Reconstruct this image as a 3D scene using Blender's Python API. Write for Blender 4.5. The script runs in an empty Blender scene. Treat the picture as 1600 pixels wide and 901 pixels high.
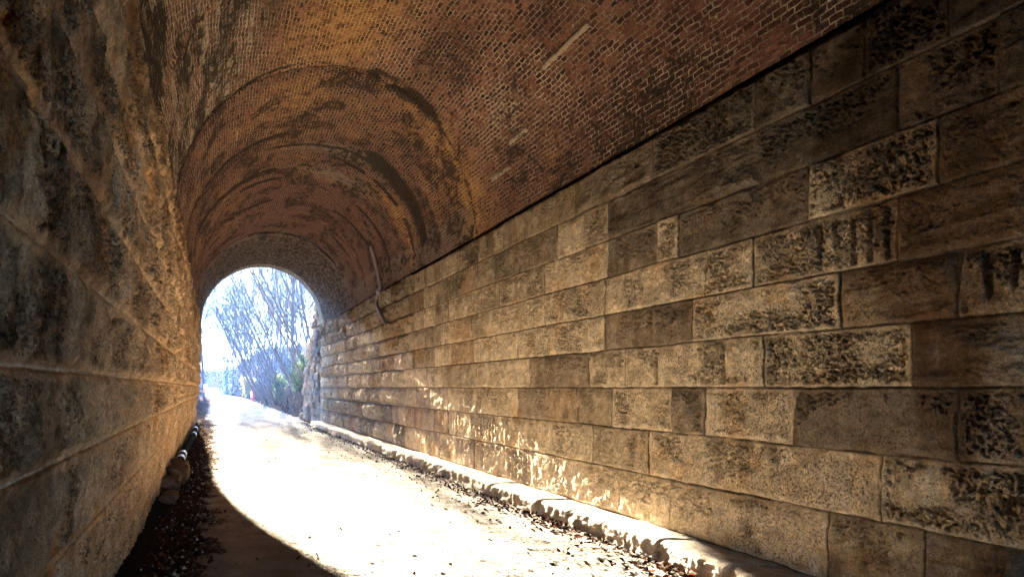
import bpy, math, random
import numpy as np

# ------------------------------------------------------------------ camera, sky, sun, exposure
S = bpy.context.scene
COL = S.collection
F = 1100.0                                   # focal length in pixels of a 1600 px wide frame
cam_d = bpy.data.cameras.new("camera"); cam = bpy.data.objects.new("camera", cam_d); COL.objects.link(cam)
cam_d.sensor_width = 36; cam_d.lens = F / 1600 * 36
cam_d.shift_x = 0.2906; cam_d.shift_y = 0.0966
cam_d.clip_start = 0.02; cam_d.clip_end = 3000
cam.location = (0, 0, 1.55); cam.rotation_euler = (math.radians(90), 0, 0)
S.camera = cam
SUN_EL = math.radians(14.3); SUN_AZ = math.radians(-1.9)     # azimuth from +Y, negative = to the left
W = bpy.data.worlds.new("World"); S.world = W; W.use_nodes = True
wn = W.node_tree.nodes; wl = W.node_tree.links; wn.clear()
sky = wn.new("ShaderNodeTexSky"); sky.sky_type = 'NISHITA'; sky.sun_disc = False
sky.sun_elevation = SUN_EL; sky.sun_rotation = SUN_AZ; sky.air_density = 0.6; sky.altitude = 2000; sky.dust_density = 0.1; sky.ozone_density = 2.0
bg = wn.new("ShaderNodeBackground"); bg.inputs[1].default_value = 0.05
wo = wn.new("ShaderNodeOutputWorld"); wl.new(sky.outputs[0], bg.inputs[0]); wl.new(bg.outputs[0], wo.inputs[0])
sd = bpy.data.lights.new("sun", 'SUN'); sd.energy = 5.0; sd.angle = math.radians(0.5); sd.color = (1.0, 0.90, 0.745)
sun = bpy.data.objects.new("sun", sd); COL.objects.link(sun)
sun.location = (-2, 60, 40)
sun.rotation_euler = (math.radians(90) - SUN_EL, 0, math.radians(180) - SUN_AZ)
S.view_settings.view_transform = 'Standard'; S.view_settings.look = 'None'
S.view_settings.exposure = 6.3; S.view_settings.gamma = 1.0; S.view_settings.use_curve_mapping = False
cy = S.cycles
cy.max_bounces = 10; cy.diffuse_bounces = 7; cy.glossy_bounces = 2; cy.volume_bounces = 1; cy.transmission_bounces = 2
cy.use_denoising = True; cy.use_adaptive_sampling = False; cy.use_guiding = True; cy.guiding_training_samples = 48; cy.caustics_reflective = False; cy.caustics_refractive = False

# ------------------------------------------------------------------ noise helpers (numpy)
def h2(ix, iy, s=0):
    a = (ix.astype(np.int64) * 374761393 + iy.astype(np.int64) * 668265263 + s * 974634777) & 0xffffffff
    a = ((a ^ (a >> 13)) * 1274126177) & 0xffffffff
    a = ((a ^ (a >> 15)) * 2246822519) & 0xffffffff
    a = a ^ (a >> 16)
    return (a & 0xffffff) / float(0xffffff)
def vn(x, y, s=0):
    x, y = np.broadcast_arrays(np.asarray(x, float), np.asarray(y, float))
    ix = np.floor(x); iy = np.floor(y); fx = x - ix; fy = y - iy
    fx = fx * fx * fx * (fx * (fx * 6 - 15) + 10); fy = fy * fy * fy * (fy * (fy * 6 - 15) + 10)
    a = h2(ix, iy, s); b = h2(ix + 1, iy, s); c = h2(ix, iy + 1, s); d = h2(ix + 1, iy + 1, s)
    return ((a * (1 - fx) + b * fx) * (1 - fy) + (c * (1 - fx) + d * fx) * fy) * 2 - 1
def fbm(x, y, o=4, s=0, g=0.5):
    r = 0; a = 1; t = 0
    for i in range(o):
        r = r + a * vn(x * 2.03 ** i + 17.3 * i, y * 2.03 ** i - 9.1 * i, s + i); t += a; a *= g
    return r / t
def ridged(x, y, o=4, s=0):
    r = 0; a = 1; t = 0
    for i in range(o):
        r = r + a * (1 - 2 * np.abs(vn(x * 2.03 ** i + 3.7 * i, y * 2.03 ** i + 5.1 * i, s + i))); t += a; a *= 0.5
    return r / t
def worley(x, y, s=0):
    ix = np.floor(x); iy = np.floor(y); f1 = np.full(x.shape, 9.0); rr = np.zeros(x.shape)
    for dx in (-1, 0, 1):
        for dy in (-1, 0, 1):
            cx = ix + dx; cyy = iy + dy
            d = np.hypot(cx + h2(cx, cyy, s) - x, cyy + h2(cx, cyy, s + 1) - y)
            m = d < f1; f1 = np.where(m, d, f1); rr = np.where(m, h2(cx, cyy, s + 2), rr)
    return f1, rr
def sst(a, b, x):
    t = np.clip((x - a) / (b - a), 0, 1); return t * t * (3 - 2 * t)
def blob(x, y, cx, cy_, rx, ry):
    return np.exp(-(((x - cx) / rx) ** 2 + ((y - cy_) / ry) ** 2))

def zsteps(z0, z1, k, lo, hi):
    out = [z0]
    while out[-1] < z1: out.append(out[-1] + min(hi, max(lo, k(out[-1]))))
    return np.array(out)

# ------------------------------------------------------------------ mesh helpers
def link(name, me, parent=None, mat=None, loc=None):
    o = bpy.data.objects.new(name, me); COL.objects.link(o)
    if parent: o.parent = parent
    if mat: me.materials.append(mat)
    if loc: o.location = loc
    return o
def raw_mesh(name, V, Q, smooth=True, attrs=None, uv=None):
    V = np.ascontiguousarray(V, dtype=np.float32); Q = np.ascontiguousarray(Q, dtype=np.int32)
    me = bpy.data.meshes.new(name); k = Q.shape[1]
    me.vertices.add(len(V)); me.vertices.foreach_set("co", V.ravel())
    me.loops.add(Q.size); me.loops.foreach_set("vertex_index", Q.ravel())
    me.polygons.add(len(Q)); me.polygons.foreach_set("loop_start", np.arange(0, Q.size, k, dtype=np.int32))
    if uv is not None:
        l = me.uv_layers.new(name="UVMap"); l.data.foreach_set("uv", np.ascontiguousarray(uv[Q.ravel()], dtype=np.float32).ravel())
    for n, a in (attrs or {}).items():
        at = me.attributes.new(n, 'FLOAT_COLOR', 'POINT')
        c = np.ones((len(V), 4), np.float32); c[:, :a.shape[1]] = a
        at.data.foreach_set("color", c.ravel())
    me.update(calc_edges=True)
    if smooth: me.shade_smooth()
    else: me.shade_flat()
    return me
def grid_quads(nr, nc, flip=False):
    i = np.arange(nr - 1)[:, None] * nc + np.arange(nc - 1)[None, :]
    q = np.stack([i, i + 1, i + nc + 1, i + nc], -1).reshape(-1, 4)
    return q[:, ::-1] if flip else q
class MB:
    def __init__(s): s.v = []; s.q = []; s.n = 0; s.c = []
    def add(s, V, Q, col=None):
        V = np.asarray(V, float); s.v.append(V); s.q.append(np.asarray(Q) + s.n); s.n += len(V)
        if col is not None:
            col = np.asarray(col, float); s.c.append(np.broadcast_to(col, (len(V), 3)) if col.ndim == 1 else col)
    def box(s, x0, x1, y0, y1, z0, z1):
        V = [(x, y, z) for z in (z0, z1) for y in (y0, y1) for x in (x0, x1)]
        s.add(V, [(0, 2, 3, 1), (4, 5, 7, 6), (0, 1, 5, 4), (2, 6, 7, 3), (0, 4, 6, 2), (1, 3, 7, 5)])
    def tube(s, P, R, n=6, cap=True):
        P = np.asarray(P, float); R = np.broadcast_to(np.asarray(R, float), (len(P),))
        T = np.gradient(P, axis=0); T /= np.linalg.norm(T, axis=1)[:, None] + 1e-9
        up = np.array([0.31, 0.17, 0.93]) if abs(T[:, 2]).mean() < 0.8 else np.array([0.9, 0.3, 0.1])
        A = np.cross(T, up); A /= np.linalg.norm(A, axis=1)[:, None]; B = np.cross(T, A)
        a = np.linspace(0, 2 * math.pi, n, endpoint=False)
        V = P[:, None] + R[:, None, None] * (np.cos(a)[None, :, None] * A[:, None] + np.sin(a)[None, :, None] * B[:, None])
        m = len(P); q = []
        i = np.arange(m - 1)[:, None] * n; j = np.arange(n)[None]; j2 = (j + 1) % n
        Q = np.stack([i + j, i + j2, i + n + j2, i + n + j], -1).reshape(-1, 4)
        V = V.reshape(-1, 3)
        if cap:
            k = len(V); V = np.vstack([V, P[0], P[-1]])
            e = np.arange(0, n, 1); e2 = (e + 1) % n
            c0 = np.stack([np.full(n, k), e2, e, e], -1); c1 = np.stack([np.full(n, k + 1), (m - 1) * n + e, (m - 1) * n + e2, (m - 1) * n + e2], -1)
            s.add(V, Q); s.tris = getattr(s, 'tris', [])
            off = s.n - len(V)
            s.tris.append(np.vstack([c0[:, :3], c1[:, :3]]) + off)
        else:
            s.add(V, Q)
    def mesh(s, name, smooth=True):
        V = np.vstack(s.v); Q = np.vstack(s.q); at = {'tone': np.vstack(s.c)} if s.c else None
        t = getattr(s, 'tris', None)
        if not t: return raw_mesh(name, V, Q, smooth, at)
        me = bpy.data.meshes.new(name)
        me.from_pydata(V.tolist(), [], Q.tolist() + np.vstack(t).tolist()); me.update()
        if smooth: me.shade_smooth()
        return me
def tag(o, label=None, cat=None, group=None, kind=None):
    if label: o["label"] = label
    if cat: o["category"] = cat
    if group: o["group"] = group
    if kind: o["kind"] = kind
    return o
def empty(name, loc=(0, 0, 0)):
    o = bpy.data.objects.new(name, None); COL.objects.link(o); o.location = loc; o.empty_display_size = 0.2
    return o

# ------------------------------------------------------------------ materials
class NT:
    def __init__(s, name):
        s.m = bpy.data.materials.new(name); s.m.use_nodes = True; s.t = s.m.node_tree; s.N = s.t.nodes; s.L = s.t.links
        s.b = s.N["Principled BSDF"]; s.b.inputs["Specular IOR Level"].default_value = 0.0
    def n(s, typ, **k):
        x = s.N.new(typ)
        for a, v in k.items(): setattr(x, a, v)
        return x
    def put(s, sock, v):
        if hasattr(v, 'is_output') or isinstance(v, bpy.types.NodeSocket): s.L.new(v, sock)
        else: sock.default_value = v
    def attr(s, name):
        return s.n("ShaderNodeAttribute", attribute_name=name).outputs["Color"]
    def noise(s, vec, scale, detail=4, rough=0.55, out="Fac"):
        x = s.n("ShaderNodeTexNoise"); s.L.new(vec, x.inputs["Vector"]); x.inputs["Scale"].default_value = scale
        x.inputs["Detail"].default_value = detail; x.inputs["Roughness"].default_value = rough; return x.outputs[out]
    def ramp(s, v, a, b, lo=0.0, hi=1.0):
        x = s.n("ShaderNodeMapRange"); x.interpolation_type = 'SMOOTHSTEP'; s.L.new(v, x.inputs[0])
        for i, q in zip((1, 2, 3, 4), (a, b, lo, hi)): x.inputs[i].default_value = q
        return x.outputs[0]
    def math(s, op, a, b=0.0):
        x = s.n("ShaderNodeMath", operation=op); s.put(x.inputs[0], a); s.put(x.inputs[1], b); return x.outputs[0]
    def mix(s, f, a, b, mode='MIX'):
        x = s.n("ShaderNodeMix", data_type='RGBA', blend_type=mode)
        s.put(x.inputs[0], f)
        for i, v in ((6, a), (7, b)):
            s.put(x.inputs[i], (*v, 1.0) if isinstance(v, tuple) and len(v) == 3 else v)
        return x.outputs[2]
    def bump(s, h, dist, strength=1.0, prev=None):
        x = s.n("ShaderNodeBump"); s.L.new(h, x.inputs["Height"]); x.inputs["Distance"].default_value = dist
        x.inputs["Strength"].default_value = strength
        if prev is not None: s.L.new(prev, x.inputs["Normal"])
        return x.outputs[0]
    def done(s, col, rough=0.9, nrm=None):
        s.put(s.b.inputs["Base Color"], (*col, 1.0) if isinstance(col, tuple) else col); s.put(s.b.inputs["Roughness"], rough)
        if nrm is not None: s.L.new(nrm, s.b.inputs["Normal"])
        return s.m
def obj_co(t): return t.n("ShaderNodeTexCoord").outputs["Object"]

def mat_stone():
    t = NT("weathered_limestone"); c = obj_co(t)
    n1 = t.noise(c, 9, 6, 0.65); n2 = t.noise(c, 55, 4, 0.7)
    col = t.mix(1.0, t.attr("tone"), t.mix(t.ramp(n1, 0.3, 0.7), (0.70, 0.68, 0.65), (1.22, 1.20, 1.16)), 'MULTIPLY')
    col = t.mix(1.0, col, t.mix(t.ramp(n2, 0.3, 0.7), (0.72, 0.71, 0.69), (1.20, 1.20, 1.20)), 'MULTIPLY')
    cr = t.attr("crust")
    sp = t.math('MULTIPLY', t.ramp(cr, 0.0, 0.45), t.ramp(t.math('ADD', t.noise(c, 58, 4, 0.72), t.math('MULTIPLY', cr, 0.15)), 0.645, 0.690))
    sp2 = t.math('MULTIPLY', 0.7, t.ramp(t.noise(c, 75, 2, 0.6), 0.60, 0.66))
    col = t.mix(t.math('MULTIPLY', t.math('MAXIMUM', sp, sp2), 0.80), col, (0.075, 0.055, 0.038))
    b = t.bump(n1, 0.03, 0.8); b = t.bump(n2, 0.03, 1.0, b); b = t.bump(t.noise(c, 140, 3, 0.7), 0.010, 1.0, b)
    return t.done(col, 0.93, b)
def mat_brick():
    t = NT("old_brick"); uv = t.n("ShaderNodeTexCoord").outputs["UV"]; c = obj_co(t)
    w = t.n("ShaderNodeVectorMath", operation='MULTIPLY_ADD')
    t.L.new(t.noise(c, 3.5, 3, 0.6, "Color"), w.inputs[0]); w.inputs[1].default_value = (0.07, 0.07, 0); t.L.new(uv, w.inputs[2])
    w2 = t.n("ShaderNodeVectorMath", operation='MULTIPLY_ADD')
    t.L.new(t.noise(c, 30, 2, 0.6, "Color"), w2.inputs[0]); w2.inputs[1].default_value = (0.017, 0.016, 0); t.L.new(w.outputs[0], w2.inputs[2])
    br = t.n("ShaderNodeTexBrick"); t.L.new(w2.outputs[0], br.inputs["Vector"])
    for k, v in (("Scale", 1.0), ("Mortar Size", 0.010), ("Mortar Smooth", 0.75), ("Bias", -0.1), ("Brick Width", 0.125), ("Row Height", 0.056)):
        br.inputs[k].default_value = v
    br.inputs["Color1"].default_value = (0.075, 0.036, 0.030, 1); br.inputs["Color2"].default_value = (0.42, 0.195, 0.125, 1)
    br.inputs["Mortar"].default_value = (0.16, 0.09, 0.06, 1)
    fac = t.ramp(t.math('ADD', br.outputs["Fac"], t.math('MULTIPLY', t.math('SUBTRACT', t.noise(c, 40, 3, 0.7), 0.5), 1.3)), 0.30, 0.62)
    b2 = t.n("ShaderNodeTexBrick"); t.L.new(w2.outputs[0], b2.inputs["Vector"])
    for k, v in (("Scale", 1.0), ("Mortar Size", 0.0), ("Bias", 0.0), ("Brick Width", 0.125), ("Row Height", 0.056)): b2.inputs[k].default_value = v
    b2.inputs["Color1"].default_value = (0, 0, 0, 1); b2.inputs["Color2"].default_value = (1, 1, 1, 1); brnd = b2.outputs["Color"]
    sx = t.n("ShaderNodeSeparateColor"); t.L.new(t.attr("mask"), sx.inputs[0]); ochre, soot, pale = sx.outputs
    sy = t.n("ShaderNodeSeparateColor"); t.L.new(t.attr("mask2"), sy.inputs[0]); grey, maroon, smear = sy.outputs
    col = t.mix(t.ramp(t.noise(c, 6, 5, 0.65), 0.35, 0.7), br.outputs["Color"], t.mix(1.0, br.outputs["Color"], (0.42, 0.42, 0.44), 'MULTIPLY'))
    col = t.mix(t.math('MULTIPLY', maroon, 0.75), col, (0.14, 0.06, 0.045))
    col = t.mix(t.math('MULTIPLY', ochre, t.ramp(t.noise(c, 5, 5, 0.65), 0.40, 0.62, 0.05, 0.62)), col, (0.54, 0.30, 0.125))
    mcol = t.mix(ochre, t.mix(pale, (0.15, 0.11, 0.08), (0.60, 0.50, 0.37)), (0.60, 0.39, 0.16))
    mv = t.math('MULTIPLY', fac, t.ramp(t.noise(c, 6, 5, 0.75), 0.38, 0.56, 0.08, 1.0))
    col = t.mix(mv, col, mcol)
    sm = t.ramp(t.math('ADD', t.noise(c, 17, 5, 0.7), t.math('MULTIPLY', smear, 0.22)), 0.68, 0.76)
    col = t.mix(t.math('MULTIPLY', sm, 0.8), col, t.mix(ochre, (0.50, 0.42, 0.30), (0.52, 0.32, 0.12)))
    col = t.mix(t.math('MULTIPLY', grey, t.ramp(t.noise(c, 12, 5, 0.7), 0.3, 0.7, 0.35, 0.95)), col, (0.26, 0.23, 0.18))
    ss = t.ramp(t.math('ADD', t.math('ADD', t.math('MULTIPLY', t.noise(c, 26, 5, 0.8), 0.7), t.math('MULTIPLY', brnd, 0.24)), t.math('MULTIPLY', soot, 0.55)), 0.60, 0.76)
    col = t.mix(t.math('MULTIPLY', ss, 0.88), col, (0.028, 0.024, 0.02))
    col = t.mix(1.0, col, t.mix(t.ramp(t.noise(c, 75, 3, 0.7), 0.3, 0.7), (0.72, 0.7, 0.7), (1.15, 1.15, 1.15)), 'MULTIPLY')
    hgt = t.math('ADD', t.math('MULTIPLY', fac, -0.6), t.noise(c, 45, 4, 0.7))
    return t.done(col, 0.9, t.bump(hgt, 0.02, 1.0))
def mat_path():
    t = NT("crushed_limestone"); c = obj_co(t)
    n = t.noise(c, 2.2, 5, 0.65); f = t.noise(c, 60, 4, 0.75); v = t.n("ShaderNodeTexVoronoi"); t.L.new(c, v.inputs["Vector"]); v.inputs["Scale"].default_value = 70
    col = t.mix(t.ramp(n, 0.35, 0.7), (0.34, 0.295, 0.235), (0.56, 0.51, 0.43))
    col = t.mix(1.0, col, t.mix(t.ramp(f, 0.3, 0.7), (0.70, 0.69, 0.68), (1.12, 1.12, 1.12)), 'MULTIPLY')
    col = t.mix(t.ramp(t.math('ADD', t.attr("tone"), t.math('MULTIPLY', t.noise(c, 18, 5, 0.75), 0.9)), 0.62, 1.05), col, (0.05, 0.034, 0.022))
    h = t.math('ADD', f, t.math('MULTIPLY', v.outputs["Distance"], 0.5))
    return t.done(col, 0.95, t.bump(t.noise(c, 28, 3, 0.7), 0.10, 1.0, t.bump(h, 0.03, 1.0)))
def mat_dirt():
    t = NT("leaf_mould_soil"); c = obj_co(t)
    f = t.noise(c, 24, 6, 0.75)
    col = t.mix(t.ramp(f, 0.3, 0.7), (0.018, 0.013, 0.009), (0.062, 0.042, 0.028))
    return t.done(col, 0.95, t.bump(f, 0.10, 1.0))
def mat_attr(name, rough=0.8, var=0.35, scale=20):
    t = NT(name); c = obj_co(t)
    col = t.mix(1.0, t.attr("tone"), t.mix(t.noise(c, scale, 4, 0.65), (1 - var,) * 3, (1 + var,) * 3), 'MULTIPLY')
    return t.done(col, rough)
def mat_plain(name, col, rough=0.6, var=0.25, scale=15, metal=0.0, bump=0.0):
    t = NT(name); c = obj_co(t); n = t.noise(c, scale, 5, 0.65)
    t.b.inputs["Metallic"].default_value = metal; t.b.inputs["Specular IOR Level"].default_value = 0.5 if rough < 0.7 else 0.0
    return t.done(t.mix(n, tuple(max(0, x * (1 - var)) for x in col), tuple(x * (1 + var) for x in col)), rough, t.bump(n, bump) if bump else None)
M_stone = mat_stone(); M_brick = mat_brick(); M_path = mat_path(); M_dirt = mat_dirt()
M_leaf = mat_attr("dry_leaves")
def mat_green():
    m = mat_attr("green_leaves", 0.6); n = m.node_tree; b = n.nodes["Principled BSDF"]; tr = n.nodes.new("ShaderNodeBsdfTranslucent"); mx = n.nodes.new("ShaderNodeMixShader")
    n.links.new(b.inputs["Base Color"].links[0].from_socket, tr.inputs[0]); mx.inputs[0].default_value = 0.5
    n.links.new(b.outputs[0], mx.inputs[1]); n.links.new(tr.outputs[0], mx.inputs[2]); n.links.new(mx.outputs[0], n.nodes["Material Output"].inputs[0]); return m
M_green = mat_green()
M_bark = mat_plain("bark", (0.085, 0.07, 0.06), 0.95, 0.4, 8)
M_twig = mat_plain("twig_bark", (0.09, 0.075, 0.065), 0.95, 0.3, 8)

# ------------------------------------------------------------------ ground, path
WR, WL = 4.3, -0.53
BASE = -0.004
def bank(x, z):
    e = 4.95 + 0.25 * vn(z * 0.15, 0 * z, 5)
    r = np.clip(x - e, 0, None); h = 0.62 * r + 0.10 * r * np.sin(z * 0.2) * 0.3
    h = np.where(h > 7, 7 + (h - 7) * 0.15, h)
    l = np.clip(-2.6 - x, 0, None); hl = np.minimum(0.22 * l, 3 + 0.03 * l)
    out = sst(28.6, 31.0, z)
    far = np.clip(z - 150, 0, None) * 0.2
    far = 8 * (1 - np.exp(-far / 8))
    n = fbm(x * 0.35, z * 0.35, 4, 31) * 0.35 * np.clip((r + l * .6) * 0.6, 0, 1)
    return (h + hl + n) * out + far
xs = np.concatenate([np.linspace(-900, -40, 14), np.linspace(-34, -6, 15), np.linspace(-5, 16, 64), np.linspace(17, 40, 16), np.linspace(50, 900, 14)])
zs = np.concatenate([np.linspace(-300, -30, 8), np.linspace(-24, 26, 40), np.linspace(27, 90, 90), np.linspace(92, 260, 60), np.linspace(280, 1500, 16)])
X, Z = np.meshgrid(xs, zs)
Hh = bank(X, Z) + BASE
me = raw_mesh("ground", np.stack([X, Z, Hh], -1).reshape(-1, 3), grid_quads(*X.shape))
tag(link("ground", me, None, M_dirt), kind="structure")
def path_c(z): return 1.95 - np.clip(z - 95, 0, None) ** 2 * 0.0009
zs = np.concatenate([np.linspace(-20, 3, 20), zsteps(3.2, 30, lambda z: z * z / 1700 * 1.3, .012, .07), np.linspace(30.2, 158, 400)])
tt = np.linspace(-1, 1, 250)
Zp, Tp = np.meshgrid(zs, tt, indexing='ij')
edge = 2.10 + 0.12 * fbm(Zp * 0.9, Tp * 0, 3, 3) + 0.10 * vn(Zp * 5, Tp * 0, 4)
wd = edge + 0.35 * sst(29, 36, Zp)
Xp = path_c(Zp) + Tp * wd
Hp = bank(Xp * 0 + 1.9, Zp) + 0.008 + 0.012 * fbm(Xp * 1.3, Zp * 0.6, 3, 8) + 0.016 * fbm(Xp * 9, Zp * 9, 4, 9, .7) + .006 * vn(Xp * 28, Zp * 28, 10) + 0.030 * (1 - Tp ** 2)
Hp = np.where(np.abs(Tp) > 0.985, BASE - 0.02, Hp)
dirt = sst(0.80, 1.02, np.abs(Tp) + 0.14 * fbm(Xp * 5, Zp * 3, 4, 11)) * 0.55
dirt = np.maximum(dirt, 0.30 * sst(0.15, 0.6, fbm(Xp * 0.9, Zp * 0.25, 4, 21)))
me = raw_mesh("path", np.stack([Xp, Zp, Hp], -1).reshape(-1, 3), grid_quads(*Xp.shape, flip=True), attrs={'tone': np.repeat(dirt.reshape(-1, 1), 3, 1)})
tag(link("path", me, None, M_path), kind="structure")

# ------------------------------------------------------------------ tunnel
tunnel = tag(empty("railway_tunnel", (1.9, 14, 0)), "long stone walled tunnel with a brick barrel vault over a gravel trail", "tunnel")
TL = (-1.9, -14, 0)          # children are built in world numbers

# courses and stones of the right wall: z of joints, tone, face type
RB = np.array([-0.1, 0.20, .683, 1.124, 1.55, 1.958, 2.35, 2.758, 3.16, 3.59, 4.03])
known = [   # (course, nearest->farther pixel joints, [(tone, type) between them])
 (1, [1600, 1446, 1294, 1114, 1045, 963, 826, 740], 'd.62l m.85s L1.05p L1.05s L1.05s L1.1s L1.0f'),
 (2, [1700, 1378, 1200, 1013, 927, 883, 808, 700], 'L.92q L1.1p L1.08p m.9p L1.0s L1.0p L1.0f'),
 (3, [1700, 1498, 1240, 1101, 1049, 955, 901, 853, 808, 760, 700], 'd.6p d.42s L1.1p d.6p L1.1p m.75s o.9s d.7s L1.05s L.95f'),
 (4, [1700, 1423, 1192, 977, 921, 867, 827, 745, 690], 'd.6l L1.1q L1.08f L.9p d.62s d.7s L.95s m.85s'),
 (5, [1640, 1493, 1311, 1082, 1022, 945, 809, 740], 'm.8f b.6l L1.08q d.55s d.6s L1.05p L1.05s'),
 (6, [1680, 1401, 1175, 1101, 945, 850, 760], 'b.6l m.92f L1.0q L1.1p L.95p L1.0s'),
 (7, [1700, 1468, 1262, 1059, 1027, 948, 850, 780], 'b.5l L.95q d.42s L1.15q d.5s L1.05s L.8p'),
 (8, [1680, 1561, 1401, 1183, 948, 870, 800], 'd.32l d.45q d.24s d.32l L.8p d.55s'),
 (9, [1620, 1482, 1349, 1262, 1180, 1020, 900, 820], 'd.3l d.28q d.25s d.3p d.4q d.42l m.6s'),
]
HUE = {'L': (0.88, 0.715, 0.50), 'm': (0.70, 0.56, 0.385), 'd': (0.70, 0.55, 0.395), 'b': (0.68, 0.485, 0.31), 'o': (0.62, 0.46, 0.30)}
def stones(rng, c, zmin, zmax):
    js = []; info = []
    k = [q for q in known if q[0] == c]
    z = zmin
    if k:
        zz = [4730.0 / (x - 335) for x in k[0][1]]; ent = k[0][2].split()
        while z < zz[0] - 0.5:
            js.append(z); info.append(('d', rng.uniform(.5, .8), 'l')); z += rng.uniform(.8, 1.3)
        for a, e in zip(zz[:-1], ent):
            js.append(a); info.append((e[0], float(e[1:-1]), e[-1]))
        z = zz[-1]
    while z < zmax:
        js.append(z); r = rng.random()
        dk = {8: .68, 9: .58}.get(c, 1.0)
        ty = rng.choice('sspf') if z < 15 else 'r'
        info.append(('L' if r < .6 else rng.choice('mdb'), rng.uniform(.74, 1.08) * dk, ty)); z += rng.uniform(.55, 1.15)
    return np.array(js), info

def right_wall():
    rng = random.Random(4)
    zz = np.concatenate([np.linspace(-24, 3.3, 50), zsteps(3.34, 28.0, lambda z: z * z / 4730 * 1.0, .0042, .03)])
    hh = np.linspace(0.0, 4.06, 440)
    H, Zg = np.meshgrid(hh, zz, indexing='ij')
    hw = H + 0.007 * vn(Zg * 1.6, H * 1.5, 51) + 0.005 * fbm(Zg * 9, H * 9, 3, 52)
    zw = Zg + 0.010 * vn(Zg * 2, H * 6, 53) + 0.007 * fbm(Zg * 9, H * 11, 3, 54)
    D = np.zeros_like(H); tone = np.zeros(H.shape + (3,)); crust = np.zeros_like(H)
    ci = np.clip(np.searchsorted(RB, hw) - 1, 0, 9)
    for c in range(10):
        m = ci == c
        if not m.any(): continue
        js, info = stones(rng, c, -25, 29)
        z = zw[m]; h = hw[m]; zr = Zg[m]; hr = H[m]
        bi = np.clip(np.searchsorted(js, z) - 1, 0, len(js) - 1)
        je = np.append(js, js[-1] + 1.0)
        dz = np.minimum(z - js[bi], je[bi + 1] - z); dh = np.minimum(h - RB[c], RB[c + 1] - h)
        d = np.minimum(np.abs(dz), dh)
        fh = (h - RB[c]) / (RB[c + 1] - RB[c])
        tn = np.array([i[1] for i in info])[bi]; hue = np.array([HUE[i[0]] for i in info])[bi]; ty = np.array([i[2] for i in info])[bi]
        rnd = h2(bi, bi * 0 + c, 77); rnd2 = h2(bi, bi * 0 + c, 78)
        o = rnd2 * 50
        inn = sst(0.012, 0.06, d)
        # pits: three sizes of holes
        f1, r1 = worley(zr * 26 + o, hr * 34, 60); f2, r2 = worley(zr * 55 + o, hr * 62, 64)
        hol1 = sst(0.46, 0.24, f1) * sst(.40, .8, r1); hol2 = sst(0.48, 0.22, f2) * sst(.4, .8, r2)
        rough = fbm(zr * 9 + o, hr * 11, 5, 70, 0.6); rid = ridged(zr * 7 + o, hr * 9, 4, 71)
        pm = sst(-0.25, 0.30, fbm(zr * 3.1 + o, hr * 3.1, 3, 74) + 0.25 * (ty == 'q') + 0.5 * np.abs(fh - .35) - .15)
        pits = (hol1 * 0.050 + hol2 * 0.030) * pm
        # fluting: broken vertical tool marks and runs
        fx = zr * 13 + 0.25 * vn(zr * 4, hr * 3, 80); fl = sst(0.78, 0.97, np.abs(np.sin(fx * 1.9 + o)) * (0.72 + 0.45 * vn(zr * 6 + o, hr * 2.2, 81)))
        lay = ridged(zr * 2.0 + o, hr * 8 + zr * .6, 4, 83) * 0.022 + fbm(zr * 2.2 + o, hr * 2.6, 3, 84) * 0.03
        ew = .014 + .05 * sst(.15, .6, fbm(zr * 3, hr * 3, 4, 79))
        dd = -(1 - sst(0.003, 1.0, d / ew)) * 0.014 * (ew / .014) ** .5
        P = (ty == 'p') | (ty == 'q'); Fm = ty == 'f'; Lm = ty == 'l'; Rm = ty == 'r'
        dd = dd + 0.026 * (rnd - .5) + (rough * 0.014 + fbm(zr * 30, hr * 30, 3, 75) * .004) * inn
        dd = dd + np.where(P, (-pits * np.where(ty == 'q', 1.35, 0.9) + rough * 0.008) * inn, 0)
        dd = dd + np.where(Fm, (-fl * 0.036 - pits * 0.8 + rough * .006) * inn, 0)
        dd = dd + np.where(Lm, (lay - pits * 0.25) * inn, 0)
        dd = dd + np.where(ty == 's', (-pits * 0.75 * sst(.1, .7, fh + .3 * rough)) * inn, 0)
        pil = (1 - np.exp(-np.clip(d, 0, 1) / 0.05)) * (0.055 + 0.05 * rnd)
        qf = pil + .030 * ridged(zr * 7 + o, hr * 1.3, 3, 89) * sst(0, .06, d) + (ridged(zr * 3.2 + o, hr * 3.4, 4, 88) * 0.065 + rough * 0.03) * sst(0.0, 0.05, d) - 0.03
        rz = sst(14.5, 16.5, zr + 2.2 * (rnd - .5) + (hr - 2) * .6)
        dd = np.where(Rm, dd * (1 - rz) + qf * rz, dd)
        # chisel runs with proud ridges where the dressed face meets the quarry faced end
        rm = sst(8.0, 10, zr) * (1 - rz) * (fh > .15) * inn
        dd = dd + rm * 0.003 * sst(0.45, 0.9, vn(zr * 14 + o, hr * 1.3, 90)) * sst(0.0, .35, fh) * sst(-.1, .4, vn(zr * 2.3 + o, hr * .7, 91))
        D[m] = dd; crust[m] = np.clip(np.where(P | Fm, .50 + .28 * pm, .36) + .36 * sst(-.05, .45, fbm(zr * 1.5, hr * 2.0, 4, 76)), 0, 1) * (.35 + .65 * inn) * (1 - .6 * rz)
        # albedo
        var = 1 + 0.16 * fbm(zr * 2.2 + o, hr * 2.2, 4, 92) + 0.10 * vn(zr * 14, hr * 14, 93)
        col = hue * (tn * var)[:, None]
        st = sst(0.05, 0.5, fbm(zr * 5 + o, hr * 1.1, 4, 95)) * np.where(tn > .85, .28, .5)        # vertical run stains
        col = col * (1 - st[:, None] * np.array([.55, .62, .70]))
        st2 = sst(.1, .45, fbm(zr * 1.7, hr * 3.2, 4, 96)) * sst(2.2, 3.8, hr) * .6                 # soot high up
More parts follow.
